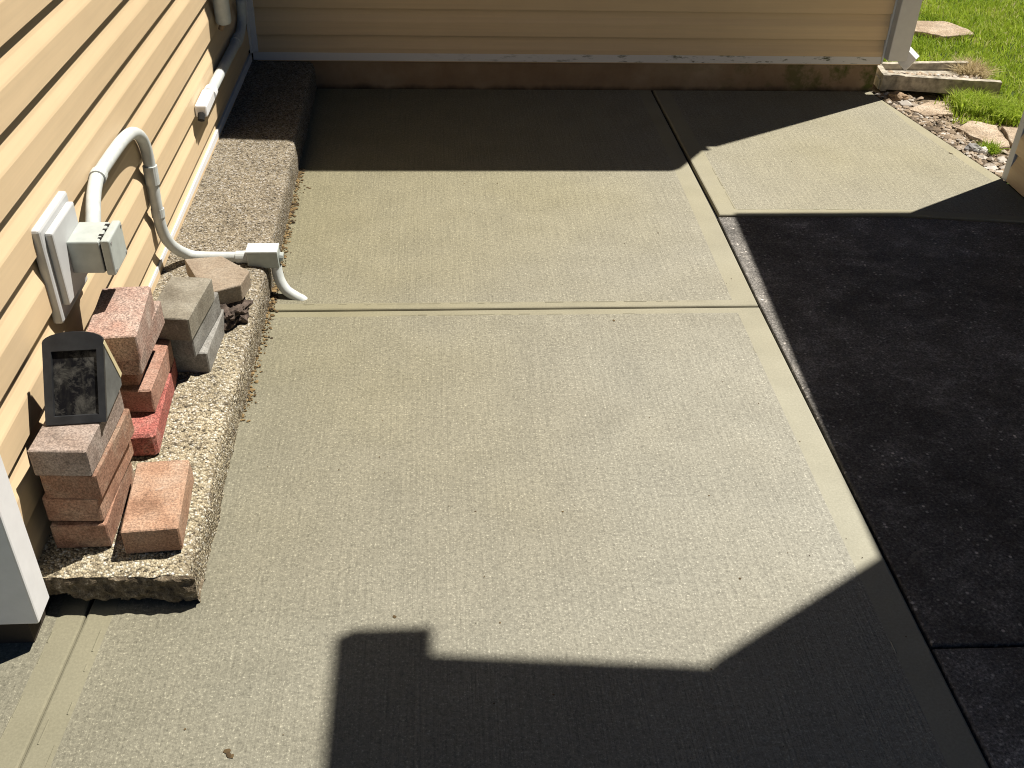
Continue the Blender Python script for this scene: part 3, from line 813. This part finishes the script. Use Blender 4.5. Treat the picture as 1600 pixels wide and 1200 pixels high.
b = MB(); wall_quad(b, (1.3175, 2.955), (1.302, 2.850), 0.016, 0.004, 0.0495); b.build('back_rim', M_splash, sb)
b = MB(); b.hexa([(1.30, 2.866, 0.004), (1.63, 2.808, 0.004), (1.615, 2.976, 0.004), (1.31, 2.958, 0.004)], [(1.30, 2.866, 0.032), (1.63, 2.808, 0.026), (1.615, 2.976, 0.026), (1.31, 2.958, 0.032)]); b.build('trough', M_splash, sb)

def flag(poly, z, h, label, name='flagstone', mat=M_flag, seed=0):
    cx = sum(p[0] for p in poly) / len(poly); cy = sum(p[1] for p in poly) / len(poly)
    pts = []
    n = len(poly)
    for i in range(n):
        a, c = poly[i], poly[(i + 1) % n]
        for t in range(5):
            x, y = a[0] + (c[0] - a[0]) * t / 5, a[1] + (c[1] - a[1]) * t / 5
            k = 0.008 * nz(x * 18 + seed, y * 18) + 0.004 * nz(x * 60 + seed, y * 60)
            pts.append((x + k, y + k))
    b = MB()
    b.hexa([(x, y, z) for x, y in pts], [(x + (cx - x) * 0.02, y + (cy - y) * 0.02, z + h) for x, y in pts])
    return tag(b.build(name, mat, base=(cx, cy, z), bevel=0.004), label, 'flagstone', 'flat stones in the grass')
flag([(1.64, 3.44), (1.72, 3.385), (1.85, 3.415), (1.85, 3.475), (1.80, 3.575), (1.665, 3.575)], -0.008, 0.016, 'pale flat stone set alone in the lawn beyond the downspout')
flag([(1.405, 2.555), (1.448, 2.425), (1.500, 2.43), (1.528, 2.575), (1.47, 2.615)], -0.008, 0.014, 'pale sandstone flag left of the crack, next to the pebbles by the garage', seed=3)
flag([(1.537, 2.57), (1.508, 2.425), (1.475, 2.36), (1.53, 2.32), (1.68, 2.40), (1.65, 2.575)], -0.008, 0.013, 'pale sandstone flag right of the crack, touching the garage corner', seed=6)
flag([(1.325, 2.705), (1.36, 2.66), (1.45, 2.668), (1.475, 2.755), (1.42, 2.77)], -0.008, 0.011, 'crumbling pinkish flat stone in front of the splash block', seed=9)
tag(lump('stone', (1.335, 2.80, 0.004), (0.030, 0.020, 0.014), M_stoneb, 1.2), 'brown rounded stone tucked under the splash block corner', 'stone', 'loose stones at the lawn edge')
tag(lump('stone', (1.395, 2.425, 0.002), (0.020, 0.017, 0.011), M_stoneg, 5.2), 'grey stone among the pebbles, left of the white one', 'stone', 'loose stones at the lawn edge')
tag(lump('stone', (1.412, 2.402, 0.002), (0.0145, 0.012, 0.012), M_stonew, 8.2), 'white stone beside the small grass tuft at the pavement edge', 'stone', 'loose stones at the lawn edge')

# soil strip between pavement and grass
b = MB(); m = 26
sl = [(1.262, 2.90), (1.272, 2.83), (1.384, 2.232)]
bp = [(1.285, 2.90), (1.282, 2.822), (1.3885, 2.239), (1.70, 2.239), (1.72, 2.55), (1.52, 2.66), (1.50, 2.80), (1.66, 2.83), (1.66, 3.0), (1.3, 3.02)]
b.add([(x, y, -0.0065) for x, y in bp], [tuple(range(len(bp)))])
tag(b.build('soil_bed', M_soil), kind='structure')

def scatter_mesh(name, mat, P, size, tint, label, cat, flat=0.6):
    """small irregular lumps (octahedra) at points P"""
    base = np.array([(1, 0, 0), (0, 1, 0), (-1, 0, 0), (0, -1, 0), (0, 0, 1), (0, 0, -1), (.7, .7, .45), (-.7, .7, .45), (-.7, -.7, .45), (.7, -.7, .45)], float)
    F = np.array([(0, 6, 9), (6, 0, 1), (1, 7, 6), (7, 1, 2), (2, 8, 7), (8, 2, 3), (3, 9, 8), (9, 3, 0), (6, 7, 4), (7, 8, 4), (8, 9, 4), (9, 6, 4), (0, 5, 1), (1, 5, 2), (2, 5, 3), (3, 5, 0)])
    N = len(P)
    ang = rng.uniform(0, 6.28, N); sx = size * rng.uniform(0.7, 1.3, N); sy = size * rng.uniform(0.6, 1.1, N); sz = size * flat * rng.uniform(0.6, 1.2, N)
    jit = base[None] * (1 + rng.uniform(-0.22, 0.22, (N, len(base), 1)))
    X = jit[..., 0] * sx[:, None]; Y = jit[..., 1] * sy[:, None]; Z = jit[..., 2] * sz[:, None]
    vx = X * np.cos(ang)[:, None] - Y * np.sin(ang)[:, None] + P[:, 0:1]
    vy = X * np.sin(ang)[:, None] + Y * np.cos(ang)[:, None] + P[:, 1:2]
    vz = Z + P[:, 2:3]
    v = np.stack([vx, vy, vz], -1).reshape(-1, 3) * S
    f = (F[None] + (np.arange(N) * len(base))[:, None, None]).reshape(-1, 3)
    me = bpy.data.meshes.new(name); me.from_pydata(v.tolist(), [], f.tolist()); me.materials.append(mat)
    at = me.attributes.new('tint', 'FLOAT', 'POINT'); at.data.foreach_set('value', np.repeat(tint, len(base)).astype(np.float32))
    o = bpy.data.objects.new(name, me); link(o)
    return tag(o, label, cat, kind='stuff')

def edge_x(y): return 1.281 + (2.822 - y) / (2.822 - 2.234) * (1.387 - 1.281)
N = 1500
y = rng.uniform(2.25, 2.86, N); x = np.array([edge_x(q) for q in y]) + 0.004 + np.abs(rng.normal(0, 0.055, N))
scatter_mesh('pebbles', M_pebble, np.stack([x, y, np.full(N, -0.003)], 1), rng.gamma(2.2, 0.0017, N) + 0.0010, rng.uniform(0, 1, N) ** 1.05, 'mixed pebbles and gravel along the pavement edge by the lawn', 'pebbles')
N = 500
x = rng.uniform(1.325, 1.62, N); y = 2.84 + rng.uniform(0.02, 0.11, N) - (x - 1.32) * 0.12
scatter_mesh('trough_gravel', M_pebble, np.stack([x, y, np.full(N, 0.030)], 1), rng.gamma(3.0, 0.0010, N) + 0.001, 0.45 + 0.55 * rng.uniform(0, 1, N), 'pale grit lying in the splash block trough', 'grit')
# brown crumbs along the step and in the broken corner
N = 900
y = np.concatenate([rng.uniform(1.6, 2.3, 700), rng.uniform(1.3, 1.6, 200)])
x = -0.3215 - 0.004 * np.maximum(0, y - 1.0) - 0.012 * np.maximum(0, y - 1.7) + 0.008 * np.maximum(0, 1.4 - y) + np.abs(rng.normal(0, 0.0065, N))
scatter_mesh('soil_crumbs', M_crumb, np.stack([x, y, np.full(N, 0.0012)], 1), rng.gamma(2.0, 0.0007, N) + 0.0005, rng.uniform(0, 1, N), 'brown soil crumbs along the foot of the rough step', 'soil crumbs')
# a few dark crumbs and leaf bits on the pavement
N = 150
x = rng.uniform(-0.30, 1.25, N); y = rng.uniform(0.45, 2.7, N)
keep = (x < 0.60) | ((y > 2.08) & (x < np.array([edge_x(q) for q in y]) - 0.03))
x, y = x[keep], y[keep]
ex = np.array([(1.3195, 2.395), (1.323, 2.390), (-0.244, 0.694), (-0.246, 0.699), (-0.240, 0.692), (-0.304, 2.19), (-0.312, 2.2), (-0.298, 2.186), (-0.32, 1.57), (-0.305, 1.55), (-0.312, 1.585)])
P = np.concatenate([np.stack([x, y], 1), ex]); N = len(P)
scatter_mesh('leaf_litter', M_crumb, np.concatenate([P, np.full((N, 1), 0.0006)], 1), np.concatenate([rng.gamma(2.0, 0.0003, len(x)) + 0.0005, np.full(len(ex), 0.0032)]), rng.uniform(0, 0.4, N), 'scattered dark crumbs and leaf bits on the new pavement', 'debris', 0.35)

# ------------------------------------------------------------------ grass
def blades(name, mat, P, hgt, wid, lean, tint, label=None, cat=None, kind='stuff', base=None, parent=None):
    N = len(P)
    ang = rng.uniform(0, 6.283, N); fa = rng.uniform(0, 6.283, N)
    dx, dy = np.cos(ang), np.sin(ang)              # lean direction
    wx, wy = np.cos(fa) * wid, np.sin(fa) * wid
    l1 = lean * 0.35; l2 = lean
    z0 = P[:, 2]
    rows = []
    for k, (t, l, w) in enumerate(((0, 0 * lean, 1.0), (0.55, l1, 0.8))):
        cx = P[:, 0] + dx * l * hgt; cy = P[:, 1] + dy * l * hgt; cz = z0 + hgt * t
        rows.append(np.stack([cx - wx * w, cy - wy * w, cz], 1)); rows.append(np.stack([cx + wx * w, cy + wy * w, cz], 1))
    rows.append(np.stack([P[:, 0] + dx * l2 * hgt, P[:, 1] + dy * l2 * hgt, z0 + hgt * (1 - 0.35 * np.clip(lean, 0, 1))], 1))
    v = np.stack(rows, 1).reshape(-1, 3) * S
    i = np.arange(N) * 5
    tri = np.concatenate([np.stack([i, i + 1, i + 3], 1), np.stack([i, i + 3, i + 2], 1), np.stack([i + 2, i + 3, i + 4], 1)])
    me = bpy.data.meshes.new(name)
    me.vertices.add(len(v)); me.vertices.foreach_set('co', v.astype(np.float32).ravel())
    me.loops.add(tri.size); me.loops.foreach_set('vertex_index', tri.astype(np.int32).ravel())
    me.polygons.add(len(tri)); me.polygons.foreach_set('loop_start', (np.arange(len(tri)) * 3).astype(np.int32)); me.polygons.foreach_set('loop_total', np.full(len(tri), 3, np.int32))
    me.update(); me.validate()
    at = me.attributes.new('tint', 'FLOAT', 'POINT'); at.data.foreach_set('value', np.repeat(tint, 5).astype(np.float32))
    me.materials.append(mat)
    o = bpy.data.objects.new(name, me); link(o)
    if base is not None:
        me.transform(Matrix.Translation(-V(base))); o.location = V(base)
    return tag(o, label, cat, kind=kind)

def inside(poly, x, y):
    r = np.zeros(len(x), bool); n = len(poly)
    for i in range(n):
        (x1, y1), (x2, y2) = poly[i], poly[(i + 1) % n]
        c = ((y1 > y) != (y2 > y)) & (x < (x2 - x1) * (y - y1) / (y2 - y1 + 1e-12) + x1)
        r ^= c
    return r
N = 150000
x = rng.uniform(1.30, 3.6, N); y = rng.uniform(2.25, 5.2, N)
soilp = [(1.26, 2.2), (1.26, 2.86), (1.302, 3.005), (1.63, 2.985), (1.66, 2.80), (1.49, 2.795), (1.45, 2.745), (1.452, 2.66), (1.44, 2.60), (1.53, 2.60), (1.68, 2.59), (1.70, 2.2)]
stone1 = [(1.655, 3.45), (1.72, 3.40), (1.84, 3.425), (1.84, 3.47), (1.79, 3.56), (1.68, 3.56)]
jx, jy = rng.normal(0, 0.012, N), rng.normal(0, 0.012, N)
ok = ~inside(soilp, x + jx, y + jy) & ~inside(stone1, x + jx * 0.5, y + jy * 0.5) & ~((x > 1.385) & (y < 2.245))
dens = np.array([0.5 + 0.5 * noise.noise(Vector((a * 5, c * 5, 0))) for a, c in zip(x, y)])
ok &= rng.uniform(0, 1, N) < 0.55 + 0.6 * dens
x, y, dens = x[ok], y[ok], dens[ok]; N = len(x)
patch = np.array([noise.noise(Vector((a * 3.3, c * 3.3, 9))) for a, c in zip(x, y)])
near_edge = np.exp(-((x - 1.62) ** 2 + (y - 3.05) ** 2) / 0.03)
tint = np.clip(rng.beta(2, 3, N) * 0.75 + 0.25 * patch + 0.1 + 0.35 * near_edge * rng.uniform(0, 1, N) + (rng.uniform(0, 1, N) < 0.06) * 0.5, 0, 1)
tint = np.clip(tint + 0.22 * np.array([noise.noise(Vector((a * 9, c * 9, 3))) for a, c in zip(x, y)]), 0, 1)
hg = (0.014 + 0.020 * dens + 0.008 * rng.uniform(0, 1, N))
blades('grass', M_grass, np.stack([x, y, np.full(N, -0.011)], 1), hg, rng.uniform(0.0011, 0.0022, N), rng.uniform(0.1, 0.95, N), tint, 'short sunny green lawn grass beyond the house corner', 'grass')
def tuft(c, r, n, h, mat, t0, t1, label, group=None):
    a = rng.uniform(0, 6.283, n); q = r * np.sqrt(rng.uniform(0, 1, n))
    P = np.stack([c[0] + q * np.cos(a), c[1] + q * np.sin(a), np.full(n, -0.010)], 1)
    o = blades('grass_tuft', mat, P, h * rng.uniform(0.5, 1.1, n), rng.uniform(0.0010, 0.0018, n), rng.uniform(0.2, 1.1, n), rng.uniform(t0, t1, n), label, 'grass tuft', 'thing', base=(c[0], c[1], -0.010))
    return o
tuft((1.435, 2.412), 0.022, 220, 0.042, M_grass, 0.0, 0.5, 'small dark green grass tuft by the white stone at the pavement edge')
tuft((1.618, 2.955), 0.036, 1300, 0.085, M_straw, 0.0, 1.0, 'dry straw coloured grass tuft at the far end of the splash block')
tuft((1.530, 2.715), 0.062, 1500, 0.068, M_grass, 0.2, 0.8, 'bright green grass clump in front of the splash block')
tuft((1.595, 2.660), 0.055, 1000, 0.058, M_grass, 0.2, 0.8, 'bright green grass clump above the cracked sandstone flags')
